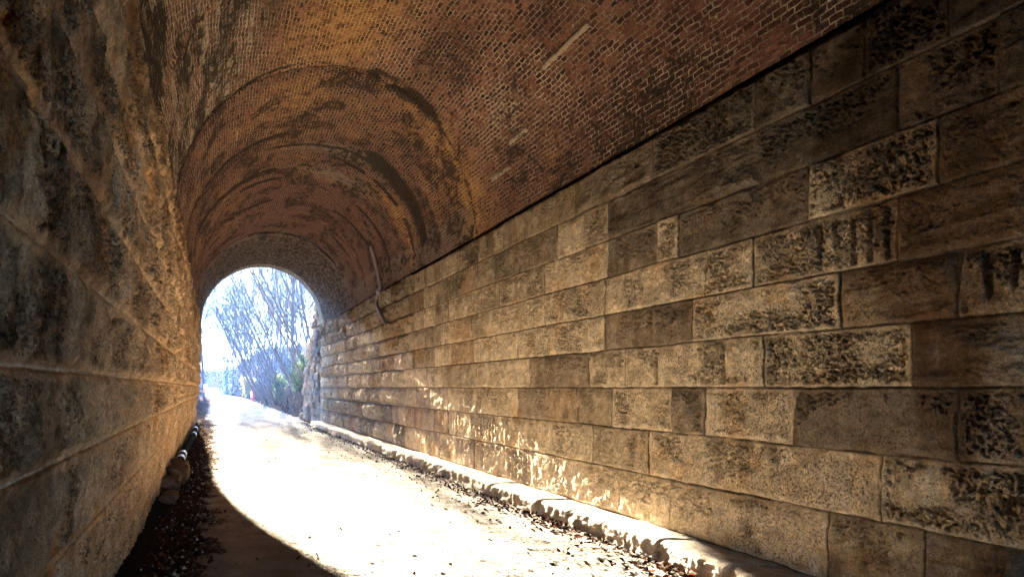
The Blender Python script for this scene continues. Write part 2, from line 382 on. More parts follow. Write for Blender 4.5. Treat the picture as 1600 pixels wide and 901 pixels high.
        col = col * (1 - st2[:, None] * .7)
        col = col * (1 - (Fm * fl * .55 * inn)[:, None] * np.array([.8, .86, .92]))
        topd = sst(.72, .98, fh + .12 * vn(zr * 7, hr * 3, 97)) * .38 * (tn > .5)                    # darker towards the top of each stone
        col = col * (1 - topd[:, None] * np.array([.8, .85, .9]))
        near_shade = sst(-.2, .25, fbm(zr * 1.4, hr * 1.2, 4, 107) + 1.1 * sst(5.6, 3.8, zr) + .25 * sst(1.8, 3.2, hr) - .80 + .5 * sst(2.4, 3.4, hr) * sst(7.5, 4.5, zr)) * .62  # blotchy shade of the near, upper wall painted into the stone colour
        col = col * (1 - near_shade[:, None] * np.array([.74, .86, .94]))
        org = sst(.25, .55, fbm(zr * 2.6 + 9, hr * 2.6, 3, 98)) * .35
        col = col * (1 + org[:, None] * np.array([.15, -.12, -.4]))
        gz = (rz * Rm * (.55 + .3 * (hr < 1.2)))[:, None]; col = col * (1 - gz * np.array([.52, .46, .36]))
        mort = 1 - sst(0.004, 0.009, d)
        mc = np.array([.19, .14, .09]) * (0.75 + 0.4 * vn(zr * 8, hr * 8, 99))[:, None]
        col = col * (1 - mort[:, None]) + mc * mort[:, None]
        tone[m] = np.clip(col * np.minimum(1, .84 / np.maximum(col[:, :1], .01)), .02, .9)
    Xg = WR - D
    Xg = np.where(H > 3.985, WR + 0.10, Xg)
    V = np.stack([Xg, Zg, H], -1).reshape(-1, 3) + np.array(TL)
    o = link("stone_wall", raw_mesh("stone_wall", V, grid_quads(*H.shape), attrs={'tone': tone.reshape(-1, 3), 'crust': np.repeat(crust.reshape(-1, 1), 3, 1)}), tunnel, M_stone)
    o["label"] = "tall ashlar wall of pale pitted limestone blocks on the right"
right_wall()

LBH = np.array([-.1, .34, .76, 1.24, 1.62, 2.03, 2.47, 2.89, 3.3, 3.72, 4.15])
def left_x(h): return np.interp(h, [0, .76, 1.25, 1.6, 2.0, 3.0, 4.1], [-.82, -.72, -.65, -.605, -.575, -.56, -.54])
def left_wall():
    rng = random.Random(9)
    zz = np.concatenate([np.linspace(-24, .9, 40), zsteps(0.94, 28.0, lambda z: z * z / 640 * .8, .0042, .028)])
    hh = np.concatenate([np.linspace(0.0, 4.06, 620)])
    H, Zg = np.meshgrid(hh, zz, indexing='ij')
    hw = H + 0.004 * vn(Zg * 1.3, H * 1.5, 151) + 0.003 * vn(Zg * 9, H * 9, 152)
    zw = Zg + 0.02 * vn(Zg * 2, H * 6, 153)
    ci = np.clip(np.searchsorted(LBH, hw) - 1, 0, 9)
    D = np.zeros_like(H); tone = np.zeros(H.shape + (3,)); crust = np.zeros_like(H)
    for c in range(10):
        m = ci == c
        if not m.any(): continue
        js = [-25.0]
        while js[-1] < 29: js.append(js[-1] + rng.uniform(.7, 1.6))
        js = np.array(js); z = zw[m]; h = hw[m]; zr = Zg[m]; hr = H[m]
        bi = np.clip(np.searchsorted(js, z) - 1, 0, len(js) - 2)
        dz = np.minimum(z - js[bi], js[bi + 1] - z); dh = np.minimum(h - LBH[c], LBH[c + 1] - h); d = np.minimum(dz, dh)
        fh = (h - LBH[c]) / (LBH[c + 1] - LBH[c])
        rnd = h2(bi, bi * 0 + c, 177); o = h2(bi, bi * 0 + c, 178) * 40
        inn = sst(0.01, 0.07, d)
        f1, r1 = worley(zr * 24 + o, hr * 20, 160); f2, r2 = worley(zr * 48 + o, hr * 40, 164)
        pits = sst(.5, .1, f1) * (r1 > .4) * .045 + sst(.5, .12, f2) * (r2 > .4) * .026
        pm = sst(-.3, .3, fbm(zr * 2 + o, hr * 2, 3, 174))
        vert = ridged(zr * 6 + o, hr * 1.9, 5, 171) * 0.027
        big = fbm(zr * 1.6 + o, hr * 1.9, 5, 172, .65) * 0.030
        rough = fbm(zr * 11, hr * 9, 5, 170, .7) * .026 + ridged(zr * 9 + hr * 3, hr * 6, 4, 169) * .012
        low = sst(.6, 1.4, hr)
        dd = (vert * (.45 + .55 * low) + big * (.5 + .5 * low) + rough * 1.3 - pits * pm + .03 * (rnd - .5)) * inn * (1 + .55 * low * sst(3, 7, zr)) - (1 - sst(.005, .018, np.minimum(dh, dz + .003))) * .020
        pin = np.exp(-(dh / .0065) ** 2) * .012 * sst(-.45, -.1, vn(zr * .8, hr * 0 + c, 179)) * (hr > .6)        # ribbon pointing left standing in the bed joints
        dd = dd + pin
        D[m] = dd; crust[m] = np.clip(.35 + .6 * pm, 0, 1) * inn
        var = 1 + .30 * fbm(zr * 2.2 + o, hr * 1.6, 4, 192) + .30 * fbm(zr * 8, hr * 6, 4, 193)
        col = np.array([.74, .49, .285]) * (var * (.82 + .3 * rnd))[:, None]
        st = sst(.0, .45, fbm(zr * 4.5, hr * .8, 4, 195)) * .6 * sst(.6, 2.2, hr)
        col = col * (1 - st[:, None] * np.array([.55, .62, .68]))
        org = sst(.15, .5, fbm(zr * 1.9 + 5, hr * 1.6, 4, 198)) * .7
        col = col * (1 + org[:, None] * np.array([.22, -.06, -.38]))
        pale = sst(.25, .5, fbm(zr * 3 + 31, hr * 2.2, 4, 201)) * .5
        col = col * (1 - pale[:, None]) + np.array([.50, .42, .29]) * pale[:, None]
        sk = sst(2.9, 3.9, hr + .5 * fbm(zr, hr, 3, 203)) * .45
        col = col * (1 - sk[:, None] * np.array([.8, .82, .84]))
        near_shade = sst(-.25, .25, fbm(zr * .9, hr * .8, 4, 207) + .9 * sst(5.5, 2.0, zr) + .25 * sst(2, 3.6, hr) - .6) * .45  # light falling off towards the near end, put into the stone colour
        col = col * (1 - near_shade[:, None] * np.array([.72, .85, .93]))
        mo = np.exp(-(dh / .006) ** 2)[:, None] * .9 * sst(-.5, .1, vn(zr * .7, hr * 0 + c, 180))[:, None]
        col = col * (1 - mo) + np.array([.66, .55, .40]) * mo
        tone[m] = np.clip(col * np.minimum(1, .72 / np.maximum(col[:, :1], .01)), .02, .8)
    Xg = left_x(H) + D
    V = np.stack([Xg, Zg, H], -1).reshape(-1, 3) + np.array(TL)
    o = link("stone_wall", raw_mesh("stone_wall", V, grid_quads(*H.shape, flip=True), attrs={'tone': tone.reshape(-1, 3), 'crust': np.repeat(crust.reshape(-1, 1), 3, 1)}), tunnel, M_stone)
    o["label"] = "dark brown rough tooled stone wall on the left leaning over the trail"
left_wall()

# ---- vault: two lengths of brickwork and the grey end ring
VX, VZ, VR = 1.885, 4.035, 2.43
def vault_piece(name, z0, z1, dr, first, label=None):
    zz = zsteps(z0, z1, lambda z: .0024 * z, .009, .03); zz[-1] = z1
    if z0 < 0: zz = np.concatenate([np.linspace(-24, 3.0, 30), zsteps(3.03, z1, lambda z: .0022 * z, .009, .03)]); zz[-1] = z1
    th = np.linspace(0.005, math.pi + 0.01, 500)
    T, Zg = np.meshgrid(th, zz, indexing='ij'); A = T * VR; deg = np.degrees(T)
    sk = (90 - deg) * .0105 + .06 * fbm(A * 2.5, A * 0, 4, 299) + .03 * vn(np.floor(A / .056), A * 0, 298)
    if name == 'near': Zg = Zg + sk * sst(z1 - 3, z1, Zg)
    if name == 'mid': Zg = Zg + sk * (1 - sst(z0, z0 + 3, Zg))
    w = .25 * fbm(A * .8, Zg * .8, 4, 301); Zq = Zg + w; dq = deg + w * 30
    # skew of the section seams
    seam = (90 - deg) * -.0105 * 1.0
    big = fbm(A * 1.0, Zg * .6, 4, 302) * .018 + fbm(A * 5, Zg * 3, 4, 303, .6) * .006
    row = np.floor(A / .056); bx = np.floor(Zg / .125 + .5 * (row % 2)); prj = (h2(row, bx, 304) - .5) * .009
    rag = fbm(A * 3, Zg * 3, 4, 305)
    soot = np.zeros_like(A); ochre = np.zeros_like(A); pale = np.zeros_like(A); grey = np.zeros_like(A); mar = np.zeros_like(A); smear = np.zeros_like(A)
    rec = np.zeros_like(A)
    def strip(zc, wz, d0, d1, s, depth):
        nonlocal soot, rec
        k = np.exp(-((Zq - zc + seam * (1.0 if zc < 11.5 else .35)) / wz) ** 2) * sst(d0 - 6, d0 + 4, deg + 8 * rag) * (1 - sst(d1 - 4, d1 + 6, deg + 8 * rag))
        k = k * sst(-.45, .25, rag + .3); soot = np.maximum(soot, k * s); rec = rec + depth * k
    strip(10.75, .20, 48, 76, 1.0, .03); strip(10.75, .08, 112, 146, .8, .02); strip(10.8, .05, 0, 180, .45, .006)
    strip(14.1, .42, 12, 62, 1.0, .035); strip(13.6, .14, 96, 168, 1.0, .03); strip(14.3, .10, 60, 110, .8, .02)
    strip(14.9, .12, 10, 75, .9, .03); strip(15.9, .25, 104, 160, 1.0, .035); strip(16.6, .12, 95, 130, .9, .03); strip(16.9, .1, 5, 50, .9, .02)
    strip(18.6, .16, 100, 135, .8, .03); strip(18.2, .12, 20, 60, .8, .02); strip(22.3, .10, 40, 130, .9, .02); strip(20.3, .12, 30, 55, .7, .02)
    near = Zg < 10.86 + sk
    n1 = fbm(A * .9, Zg * .7, 4, 310); n2 = fbm(A * 3, Zg * .8, 4, 311)
    # ochre wash: crown of the near length, ring behind the seam, thin band at z 15
    ochre = np.maximum(ochre, blob(dq, Zq, 95, 9.5, 17, 2.1) * 1.1 * near)
    ochre = np.maximum(ochre, .75 * sst(10.85, 11.1, Zg) * (1 - sst(12.0, 13.2, Zq)) * (.55 + .6 * n1) * sst(-.35, .2, n1 + .15))
    ochre = np.maximum(ochre, .9 * np.exp(-((Zq - 11.6) / .55) ** 2) * sst(60, 40, deg))
    ochre = np.maximum(ochre, .8 * np.exp(-((Zq - 15.3) / .35) ** 2) * sst(62, 40, deg))
    ochre = np.maximum(ochre, .35 * sst(0, .5, n1 + .1) * (Zg > 13) * (1 - sst(19, 22, Zg)))
    ochre = np.maximum(ochre, .6 * blob(dq, Zq, 7, 8.95, 7, .16))
    # soot on the near haunches
    soot = np.maximum(soot, .42 * near * sst(34, 8, deg) * sst(-.4, .3, n1)); soot = np.maximum(soot, .55 * near * sst(100, 140, dq) * sst(-.5, .3, n2))
    soot = np.maximum(soot, .34 * blob(dq, Zq, 40, 7.7, 9, .9)); soot = np.maximum(soot, .36 * blob(dq, Zq, 57, 9.6, 12, 1.0) ); soot = np.maximum(soot, .3 * blob(dq, Zq, 30, 9.6, 12, .7))
    soot = np.maximum(soot, .40 * sst(-.1, .5, n2)); soot = np.maximum(soot, (.20 + .26 * sst(-.1, .4, fbm(A * 2.2, Zg * 2.2, 4, 333))) * (~near)); soot = np.maximum(soot, .42 * sst(22, 23, Zg))
    soot = np.maximum(soot, .5 * blob(dq, Zq, 12, 12.6, 14, .8))
    # pale lime mortar
    pale = np.maximum(pale, near * (.35 + .55 * sst(-.3, .3, n1))); pale = np.maximum(pale, blob(dq, Zq, 40, 9.7, 22, 1.4)); pale = np.maximum(pale, near * sst(112, 130, deg) * 1.0)
    pale = np.maximum(pale, .45 * (Zg < 13.4) * (~near)); pale = np.maximum(pale, .3)
    smear = np.maximum(smear, near * sst(105, 135, deg) * (.3 + .9 * sst(.0, .5, fbm(A * 9, Zg * .9, 3, 320)))); smear = np.maximum(smear, .8 * blob(dq, Zq, 33, 9.7, 10, .9) * near)
    smear = np.maximum(smear, .35 * near)
    grey = np.maximum(grey, .9 * blob(dq, Zq, 72, 14.4, 24, .35)); grey = np.maximum(grey, .8 * blob(dq, Zq, 70, 15.9, 20, .4)); grey = np.maximum(grey, .62 * sst(21.8, 22.8, Zq))
    grey = np.maximum(grey, .62 * near * sst(112, 130, dq) * (.6 + .5 * n2)); grey = np.maximum(grey, .4 * (deg < 14) * sst(24, 20, Zg) * (~near))
    mar = np.maximum(mar, sst(15.5, 17.5, Zq) * (1 - sst(21.5, 22.5, Zq)) * (.6 + .4 * n1)); mar = np.maximum(mar, .35 * near * sst(45, 20, deg))
    # a few proud courses with lime on top
    def proud(zc, lz, dc, ddg, hgt):
        nonlocal big, smear, pale
        k = sst(zc - lz, zc - lz + .03, Zg) * (1 - sst(zc + lz - .03, zc + lz, Zg)) * (np.abs(deg - dc) < ddg)
        big = big + hgt * k; smear = np.maximum(smear, k * 1.6); 
    proud(7.9, .52, 33.0, .75, .035); proud(9.6, .30, 22.5, .6, .02); proud(10.4, .35, 16, .6, .02); proud(9.0, .35, 142, .6, .03); proud(8.2, .4, 128, .5, .02)
    proud(12.3, .3, 128, .4, .02)
    big = big + .03 * blob(deg, Zg + (deg - 158) * .016, 158, 7.15, 20, .07)        # curved rib of old mortar on the left haunch
    ochre = np.maximum(ochre, .8 * blob(deg, Zg + (deg - 158) * .016, 158, 7.15, 20, .08))
    R = VR + dr - big - prj + np.clip(rec, 0, .06)
    if name == 'end': R = VR + dr - fbm(A * 2, Zg * 2, 4, 340) * .02
    V = np.stack([VX + R * np.cos(T), Zg, VZ + R * np.sin(T) + .0 * T], -1).reshape(-1, 3) + np.array(TL)
    uv = np.stack([Zg + first * .37, A + 5 + first * .021], -1).reshape(-1, 2)
    a = {'mask': np.clip(np.stack([ochre, soot, pale], -1), 0, 1.3).reshape(-1, 3), 'mask2': np.clip(np.stack([grey, mar, smear], -1), 0, 1.6).reshape(-1, 3)}
    o = link("brick_vault", raw_mesh("brick_vault", V, grid_quads(*A.shape, flip=False), attrs=a, uv=uv), tunnel, M_brick)
    if label: o["label"] = label
vault_piece('near', -24, 11.0, .014, 0, "near length of the vault with pale mortar lines and soot")
vault_piece('mid', 10.86, 22.4, 0.0, 1, "orange stained middle length of the vault with black spalled arcs")
vault_piece('end', 22.35, 28.0, -.012, 2, "grey washed end length of the vault by the opening")

def portal():
    # thickness of the vault at the mouth and the outer face
    th = np.linspace(0, math.pi, 61); mb = MB()
    r0, r1 = VR + .03, VR + .62
    rng = random.Random(3)
    inner = [(4.36, -0.02), (4.36, 2.0)] + [(VX + r0 * math.cos(a) + (.06 if i == 0 else 0), VZ + r0 * math.sin(a)) for i, a in enumerate(th)] + [(-.60, 2.0), (-.86, -.02)]
    outer = [(11, -.02), (11, 2.0)] + [(VX + 9.2 * math.cos(a), min(VZ + 9.2 * math.sin(a) * 1.0, 9.0)) for a in th] + [(-8, 2.0), (-8, -.02)]
    n = len(inner); V = []
    for (a, b) in ((inner, 28.0), (outer, 28.0), (outer, 29.0), (inner, 29.0)):
        V += [(p[0], b, p[1]) for p in a]
    Q = []
    for k in range(4):
        k2 = (k + 1) % 4
        for i in range(n - 1): Q.append((k * n + i, k * n + i + 1, k2 * n + i + 1, k2 * n + i))
    c = np.array([.27, .24, .20]); mb.add(np.array(V) + np.array(TL), Q, c)
    link("portal_face", mb.mesh("portal_face", False), tunnel, M_stone)["label"] = "grey stone face around the far opening"
portal()

# hill over the tunnel keeps daylight off the vault
def hill():
    mb = MB(); n = 41
    th = np.linspace(0, math.pi, n); V = []
    for z in (-24.5, 28.3):
        V += [(VX + (VR + .7) * math.cos(a), z, VZ - .0 + (VR + .7) * math.sin(a)) for a in th]
        V += [(VX + 60 * math.cos(a) , z, 9.2 * min(1, math.sin(a) * 3)) for a in th]
    Q = []
    for i in range(n - 1):
        Q += [(i, i + 1, 2 * n + i + 1, 2 * n + i), (n + i, 3 * n + i, 3 * n + i + 1, n + i + 1)]
    mb.add(V, Q); tag(link("embankment", mb.mesh("embankment", False), None, M_dirt), kind="structure")
hill()

# ------------------------------------------------------------------ stones as irregular lumps
def lump(size, seed, n=7, round_=.35, rough=.12):
    g = np.linspace(-1, 1, n); V = []; Q = []
    for ax in range(3):
        for sg in (-1, 1):
            a, b = np.meshgrid(g, g, indexing='ij'); c = np.full_like(a, sg)
            P = [None] * 3; P[ax] = c; P[(ax + 1) % 3] = a; P[(ax + 2) % 3] = b
            q = grid_quads(n, n, flip=(sg < 0)) + len(V) * n * n
            V.append(np.stack(P, -1).reshape(-1, 3)); Q.append(q)
    V = np.vstack(V); Q = np.vstack(Q)
    Nn = V / np.linalg.norm(V, axis=1)[:, None]
    V = V * (1 - round_) + Nn * round_ * 1.2
    d = fbm(V[:, 0] * 1.4 + seed * 7.1 + V[:, 2] * .9, V[:, 1] * 1.4 + V[:, 2] * 1.1 + seed, 3, seed % 97)
    V = V * (1 + rough * 1.6 * d)[:, None]
    return V * np.array(size) * .5, Q

# kerb along the right wall
def kerb():
    zz = np.concatenate([np.linspace(-10, 3, 20), zsteps(3.1, 28.8, lambda z: z * z / 4730 * 1.2, .008, .04)])
    prof = [(4.40, .195), (4.28, .20), (4.18, .2), (4.10, .2), (4.04, .198), (4.0, .193), (3.97, .183), (3.95, .168), (3.94, .15), (3.935, .13), (3.93, .105), (3.93, .08), (3.93, .055), (3.925, .03), (3.92, .0), (3.92, -.04)]
    px = np.array([p[0] for p in prof]); ph = np.array([p[1] for p in prof]); s = np.linspace(0, 1, len(px))
    s2 = np.linspace(0, 1, 44); px = np.interp(s2, s, px); ph = np.interp(s2, s, ph)
    P, Zg = np.meshgrid(np.arange(44), zz, indexing='ij')
    Xk = px[P]; Hk = ph[P]
    k = sst(.30, .5, s2)[P]
    joints = np.cumsum(np.random.RandomState(5).uniform(.55, 1.1, 60)) - 10
    bi = np.searchsorted(joints, Zg.ravel()).reshape(Zg.shape); r = h2(bi, bi * 0, 401)
    dj = np.min(np.abs(Zg[..., None] - joints[None, None, :]), -1)
    sc = np.abs(np.sin(Zg * 9 + 1.5 * vn(Zg * 1.3, Zg * 0, 402))) ** .6
    off = (sc - .6) * .006 + (r - .5) * .05 + .03 * ridged(Zg * 3.2, Hk * 5 + Zg * .4, 4, 408) + fbm(Zg * 5, Hk * 7, 4, 403, .6) * .014 + .018 * (worley(Zg * 4.5, Hk * 9 + Zg * .3, 407)[0] - .45)
    Xk = Xk - k * off - k * .03 * vn(Zg * .6, Zg * 0, 404) + k * (1 - sst(.0, .025, dj)) * .04
    Hk = Hk + (1 - k) * fbm(Zg * 3, Xk * 4, 4, 405) * .012 + (r - .5) * .025 * (ph[P] > .02) - (1 - sst(.0, .02, dj)) * .02 * (ph[P] > .05)
    var = 1 + .2 * fbm(Zg * 3, Xk * 3 + Hk * 6, 4, 406)
    tone = np.array([.52, .45, .36])[None, None] * (var * (.85 + .3 * r))[..., None]
    me = raw_mesh("kerb", np.stack([Xk, Zg, Hk], -1).reshape(-1, 3), grid_quads(*Zg.shape), attrs={'tone': tone.reshape(-1, 3)})
    tag(link("stone_kerb", me, None, M_stone), "low lumpy stone kerb running along the foot of the right wall", "kerb")
kerb()

# rubble wing wall past the opening
def wing():
    rng = random.Random(12); mb = MB(); h = -.1; i = 0
    while h < 5.6:
        ch = rng.uniform(.26, .44); end = 29.1 + (5.9 - h) / 5.9 * 7.2 + rng.uniform(-.5, .6); z = 29.0
        while z < end:
            L = rng.uniform(.35, .8); i += 1
            dx = rng.uniform(-.10, .12) + (-.08 if h < .6 else 0) + (z - 29) * -.01
            V, Q = lump((rng.uniform(.7, .95), L * 1.04, ch * 1.04), i, 7, .22, .13)
            c = np.array(rng.choice([(.30, .25, .20), (.36, .29, .22), (.24, .21, .19), (.40, .30, .22), (.28, .25, .23)])) * np.array([.72, .76, .82]) * rng.uniform(.7, 1.1)
            mb.add(V + np.array([4.78 - dx, z + L / 2, h + ch / 2]), Q, c); z += L
        h += ch
    tag(link("rubble_wing_wall", mb.mesh("wing"), None, M_stone), "broken rubble wing wall stepping down outside the tunnel mouth", "wall")
wing()

# ------------------------------------------------------------------ small things in the tunnel
def pipe_left():
    root = tag(empty("drain_pipe", (-.62, 17, .1)), "dark pipe with shiny pale bands lying along the foot of the left wall", "pipe")
    P = [(-.66 + .02 * math.sin(z * .7) + .004 * (z - 13), z, .13 + .004 * (z - 13)) for z in np.linspace(12.8, 27.5, 40)]
    o = MB(); Q = np.array(P) - np.array(root.location); o.tube(Q, .085, 14)
    link("pipe_body", o.mesh("pipe_body"), root, mat_plain("black_pipe", (.03, .027, .024), .9, .3, 12, 0, .002))
    mm = mat_plain("glint_band", (.62, .66, .72), .22, .1, 20)  # sky glint on the bands put into their pale blue colour
    for z in (13.9, 14.8, 20.6, 23.2):
        b = MB(); zz = np.linspace(z - .16, z + .16, 4)
        b.tube([(-.66 + .02 * math.sin(q * .7) + .004 * (q - 13) + .62, q - 17, .03 + .004 * (q - 13)) for q in zz], .093, 16)
        link("band", b.mesh("band"), root, mm)
pipe_left()
def crook_pipe():
    root = empty("downpipe", (4.2, 18, 3.9)); tag(root, "crooked rusty downpipe bending over the edge where vault meets right wall", "pipe")
    pts = [(17.95, 28), (18.1, 20), (18.15, 12), (18.1, 5), (18.05, 1)]
    P = [(VX + (VR - .06) * math.cos(math.radians(d)), z, VZ + (VR - .06) * math.sin(math.radians(d))) for z, d in pts]
    P += [(4.20, 18.1, 3.95), (4.2, 18.25, 3.8), (4.18, 18.1, 3.62), (4.17, 17.75, 3.45), (4.19, 17.5, 3.25), (4.24, 17.35, 3.05)]
    P = np.array(P); t = np.linspace(0, len(P) - 1, 40); P = np.stack([np.interp(t, np.arange(len(P)), P[:, i]) for i in range(3)], -1)
    for _ in range(3): P[1:-1] = (P[:-2] + 2 * P[1:-1] + P[2:]) / 4
    b = MB(); b.tube(P - np.array(root.location), .042, 10)
    link("pipe_body", b.mesh("downpipe"), root, mat_plain("rusty_pipe", (.20, .15, .14), .6, .5, 25, 0, .004))
    c = MB(); c.tube(P[17:20] - np.array(root.location), .075, 12)
    link("collar", c.mesh("collar"), root, mat_plain("grey_collar", (.25, .25, .27), .5, .3, 25))
crook_pipe()
RK = [(-.60, 11.6, .34, .75, .30, "brown rounded rock nearest the end of the banded pipe"), (-.66, 10.7, .30, .55, .24, "low brown rock wedged between wall and path before the pipe"),
      (-.62, 12.45, .30, .5, .30, "squat dark rock touching the end of the banded pipe"), (-.62, 9.6, .22, .42, .14, "small flat stone half buried in leaves by the left wall")]
for i, (x, z, a, b, c, lb) in enumerate(RK):
    V, Q = lump((a, b, c), 500 + i, 11, .35, .22); mb = MB(); mb.add(V + np.array([0, 0, c * .36]), Q, np.array([.15, .105, .07]))
    tag(link("rock", mb.mesh("rock"), None, M_stone, (x, z, 0)), lb, "rock", "rocks at the foot of the left wall")

# ------------------------------------------------------------------ leaf litter and grit
def leaf_quads(P, size, rng, cols, flat=.5):
    n = len(P); yaw = rng.uniform(0, 6.283, n); pit = rng.normal(0, flat, n); rol = rng.normal(0, flat, n)
    u = np.stack([np.cos(yaw) * np.cos(pit), np.sin(yaw) * np.cos(pit), np.sin(pit)], -1)
    w = np.stack([-np.sin(yaw) * np.cos(rol), np.cos(yaw) * np.cos(rol), np.sin(rol)], -1)
    s = size * rng.uniform(.6, 1.35, n); s = s[:, None]
    bend = np.array([0, 0, 1.0])[None] * s * .22 * rng.uniform(-.3, 1, n)[:, None]
    V = np.stack([P - u * s, P - w * s * .55 + bend, P + u * s, P + w * s * .55 + bend], 1).reshape(-1, 3)
    Q = np.arange(4 * n).reshape(-1, 4)
    c = cols[rng.randint(0, len(cols), n)] * rng.uniform(.6, 1.3, n)[:, None]
    return V, Q, np.repeat(c, 4, 0)
BROWN = .7 * np.array([(.06, .03, .018), (.09, .04, .02), (.035, .022, .015), (.12, .05, .022), (.03, .02, .014), (.14, .09, .055), (.17, .04, .018)])
def litter():
    rng = np.random.RandomState(7); mb = MB(); Ps = []
    def strip(n, f):
        Ps.append(f(n))
    def right(n):
        z = rng.uniform(4.5, 34, n) if False else 4.2 + 27 * rng.uniform(0, 1, n) ** 1.6
        x = 3.90 - np.abs(rng.normal(0, .18, n)) - .12 * (vn(z * 1.2, z * 0, 61) > .2) * rng.uniform(0, 1, n); return np.stack([x, z, np.full(n, .02) + .02 * rng.uniform(0, 1, n)], -1)
    def left(n):
        z = 2 + 30 * rng.uniform(0, 1, n) ** 1.4; x = np.clip(-.62 + np.abs(rng.normal(0, .34, n)), -.72, 1.2); return np.stack([x, z, np.full(n, .012) + .03 * rng.uniform(0, 1, n) * (x < 0)], -1)
    def right2(n):
        p = right(n); p[:, 0] = 3.86 - np.abs(rng.normal(0, .5, n)); p[:, 2] = .035; return p
    def mid(n):
        return np.stack([rng.uniform(-.2, 3.9, n), 4 + 26 * rng.uniform(0, 1, n), np.full(n, .045)], -1)
    strip(2600, right); strip(900, right2); strip(2600, left); strip(260, mid)
    def outr(n):
        z = rng.uniform(29, 60, n); x = 4.4 + rng.normal(0, .35, n); return np.stack([x, z, np.full(n, .05)], -1)
    def outl(n):
        z = rng.uniform(28, 70, n); x = -.9 + rng.normal(0, .35, n); return np.stack([x, z, np.full(n, .04)], -1)
    strip(900, outr); strip(900, outl)
    P = np.vstack(Ps); V, Q, c = leaf_quads(P, .029, rng, BROWN, .5); mb.add(V, Q, c)
    tag(link("leaf_litter", mb.mesh("litter", False), None, M_leaf), "dead brown leaves drifted along both edges of the trail", "leaves", kind="stuff")
    mb = MB(); t = np.array([(1, 0, -.6), (-.6, .9, -.6), (-.6, -.9, -.6), (0, 0, .8)])
    n = 2600; z = 4 + 26 * rng.uniform(0, 1, n) ** 1.5; sd_ = rng.uniform(0, 1, n) < .6
    x = np.where(sd_, 3.88 - np.abs(rng.normal(0, .22, n)), -.15 + rng.normal(0, .28, n)); s = rng.uniform(.008, .022, n)
    V = np.stack([x, z, np.full(n, .018)], -1)[:, None] + t[None] * s[:, None, None] * rng.uniform(.6, 1.3, (n, 1, 3))
    T = np.array([(0, 2, 1), (0, 1, 3), (1, 2, 3), (2, 0, 3)])
    Q = (np.arange(n)[:, None, None] * 4 + T[None]).reshape(-1, 3)
    c = np.repeat(np.array([.34, .29, .23])[None] * rng.uniform(.4, 1.1, (n, 1)), 4, 0)
    me = raw_mesh("grit", V.reshape(-1, 3), Q, False, {'tone': c})
    tag(link("loose_gravel", me, None, M_leaf), "loose grit and small stones along the trail edges", "gravel", kind="stuff")
litter()

# ------------------------------------------------------------------ trees
def grow(rng, p, d, L, r, depth, out, maxd, up, kids, wob):
    n = 7 if depth == 0 else (5 if depth < 3 else 4)
    P = [p.copy()]; R = [r]; rt = r * (.35 if depth == 0 else .3)
    for i in range(n):
        d = d + rng.normal(0, wob * (1 if depth else .45), 3) + np.array([0, 0, up * (1 if depth else .6)])
        d /= np.linalg.norm(d); P.append(P[-1] + d * L / n); R.append(r + (rt - r) * (i + 1) / n)
    out.append((depth, np.array(P), np.array(R)))
    if depth >= maxd: return
    for k in range(kids[depth]):
        t = rng.uniform(.30 if depth == 0 else .15, 1.0); i = min(int(t * n), n - 1); q = P[i] + (P[i + 1] - P[i]) * (t * n - i)
        ax = rng.normal(0, 1, 3); dl = (P[i + 1] - P[i]); dl /= np.linalg.norm(dl); ax -= dl * ax.dot(dl); ax /= np.linalg.norm(ax)
        an = rng.uniform(.45, .95); nd = dl * math.cos(an) + ax * math.sin(an)
        rr = (r + (rt - r) * t) * rng.uniform(.4, .62)
        grow(rng, q, nd, L * (1 - .45 * t) * rng.uniform(.38, .62), max(rr, .011), depth + 1, out, maxd, up, kids, wob)
def tree_meshes(seed, Ht, r, lean, kids=(11, 6, 5), wob=.10):
    rng = np.random.RandomState(seed); out = []
    d = np.array([lean[0], lean[1], 1.0]); d /= np.linalg.norm(d)
    grow(rng, np.array([0, 0, -.4]), d, Ht, r, 0, out, 3, .10, kids, wob)
    a = MB(); b = MB()
    for dp, P, R in out:
        if dp <= 1: a.tube(P, R, 8 if dp == 0 else 5, False)
        else: b.tube(P, R, 3, False)
    return a.mesh("trunk"), b.mesh("crown")
KINDS = [("thin", 13, .10, (-.42, -.05), (10, 6, 5), .09), ("thin", 12, .085, (-.55, .05), (9, 6, 5), .10), ("thin", 14, .13, (-.32, .1), (11, 6, 5), .09),
         ("thin", 11, .075, (-.65, -.1), (9, 6, 5), .11), ("upright", 17, .19, (-.08, 0), (13, 7, 5), .09), ("upright", 15, .14, (.05, .05), (12, 7, 5), .10), ("upright", 13, .10, (.12, 0), (11, 6, 5), .10)]
TM = []
for i, k in enumerate(KINDS):
    a, b = tree_meshes(900 + i, k[1], k[2], k[3], k[4], k[5]); a.materials.append(M_bark); b.materials.append(M_twig); TM.append((a, b))
def tree(kind, x, z, sc, rot, label, group):
    h = float(bank(np.array([x]), np.array([z]))[0])
    r = tag(empty("bare_tree", (x, z, h)), label, "tree", group); r.scale = (sc, sc, sc); r.rotation_euler = (0, 0, rot)
    link("trunk", TM[kind][0], r); link("crown", TM[kind][1], r)
    return r
rg = random.Random(21)
LEAN = "slender bare tree leaning left over the trail from the right bank"
FARL = "bare winter tree in the hazy wood closing the end of the trail"
LEFTL = "thin bare tree at the left side of the trail outside the tunnel"
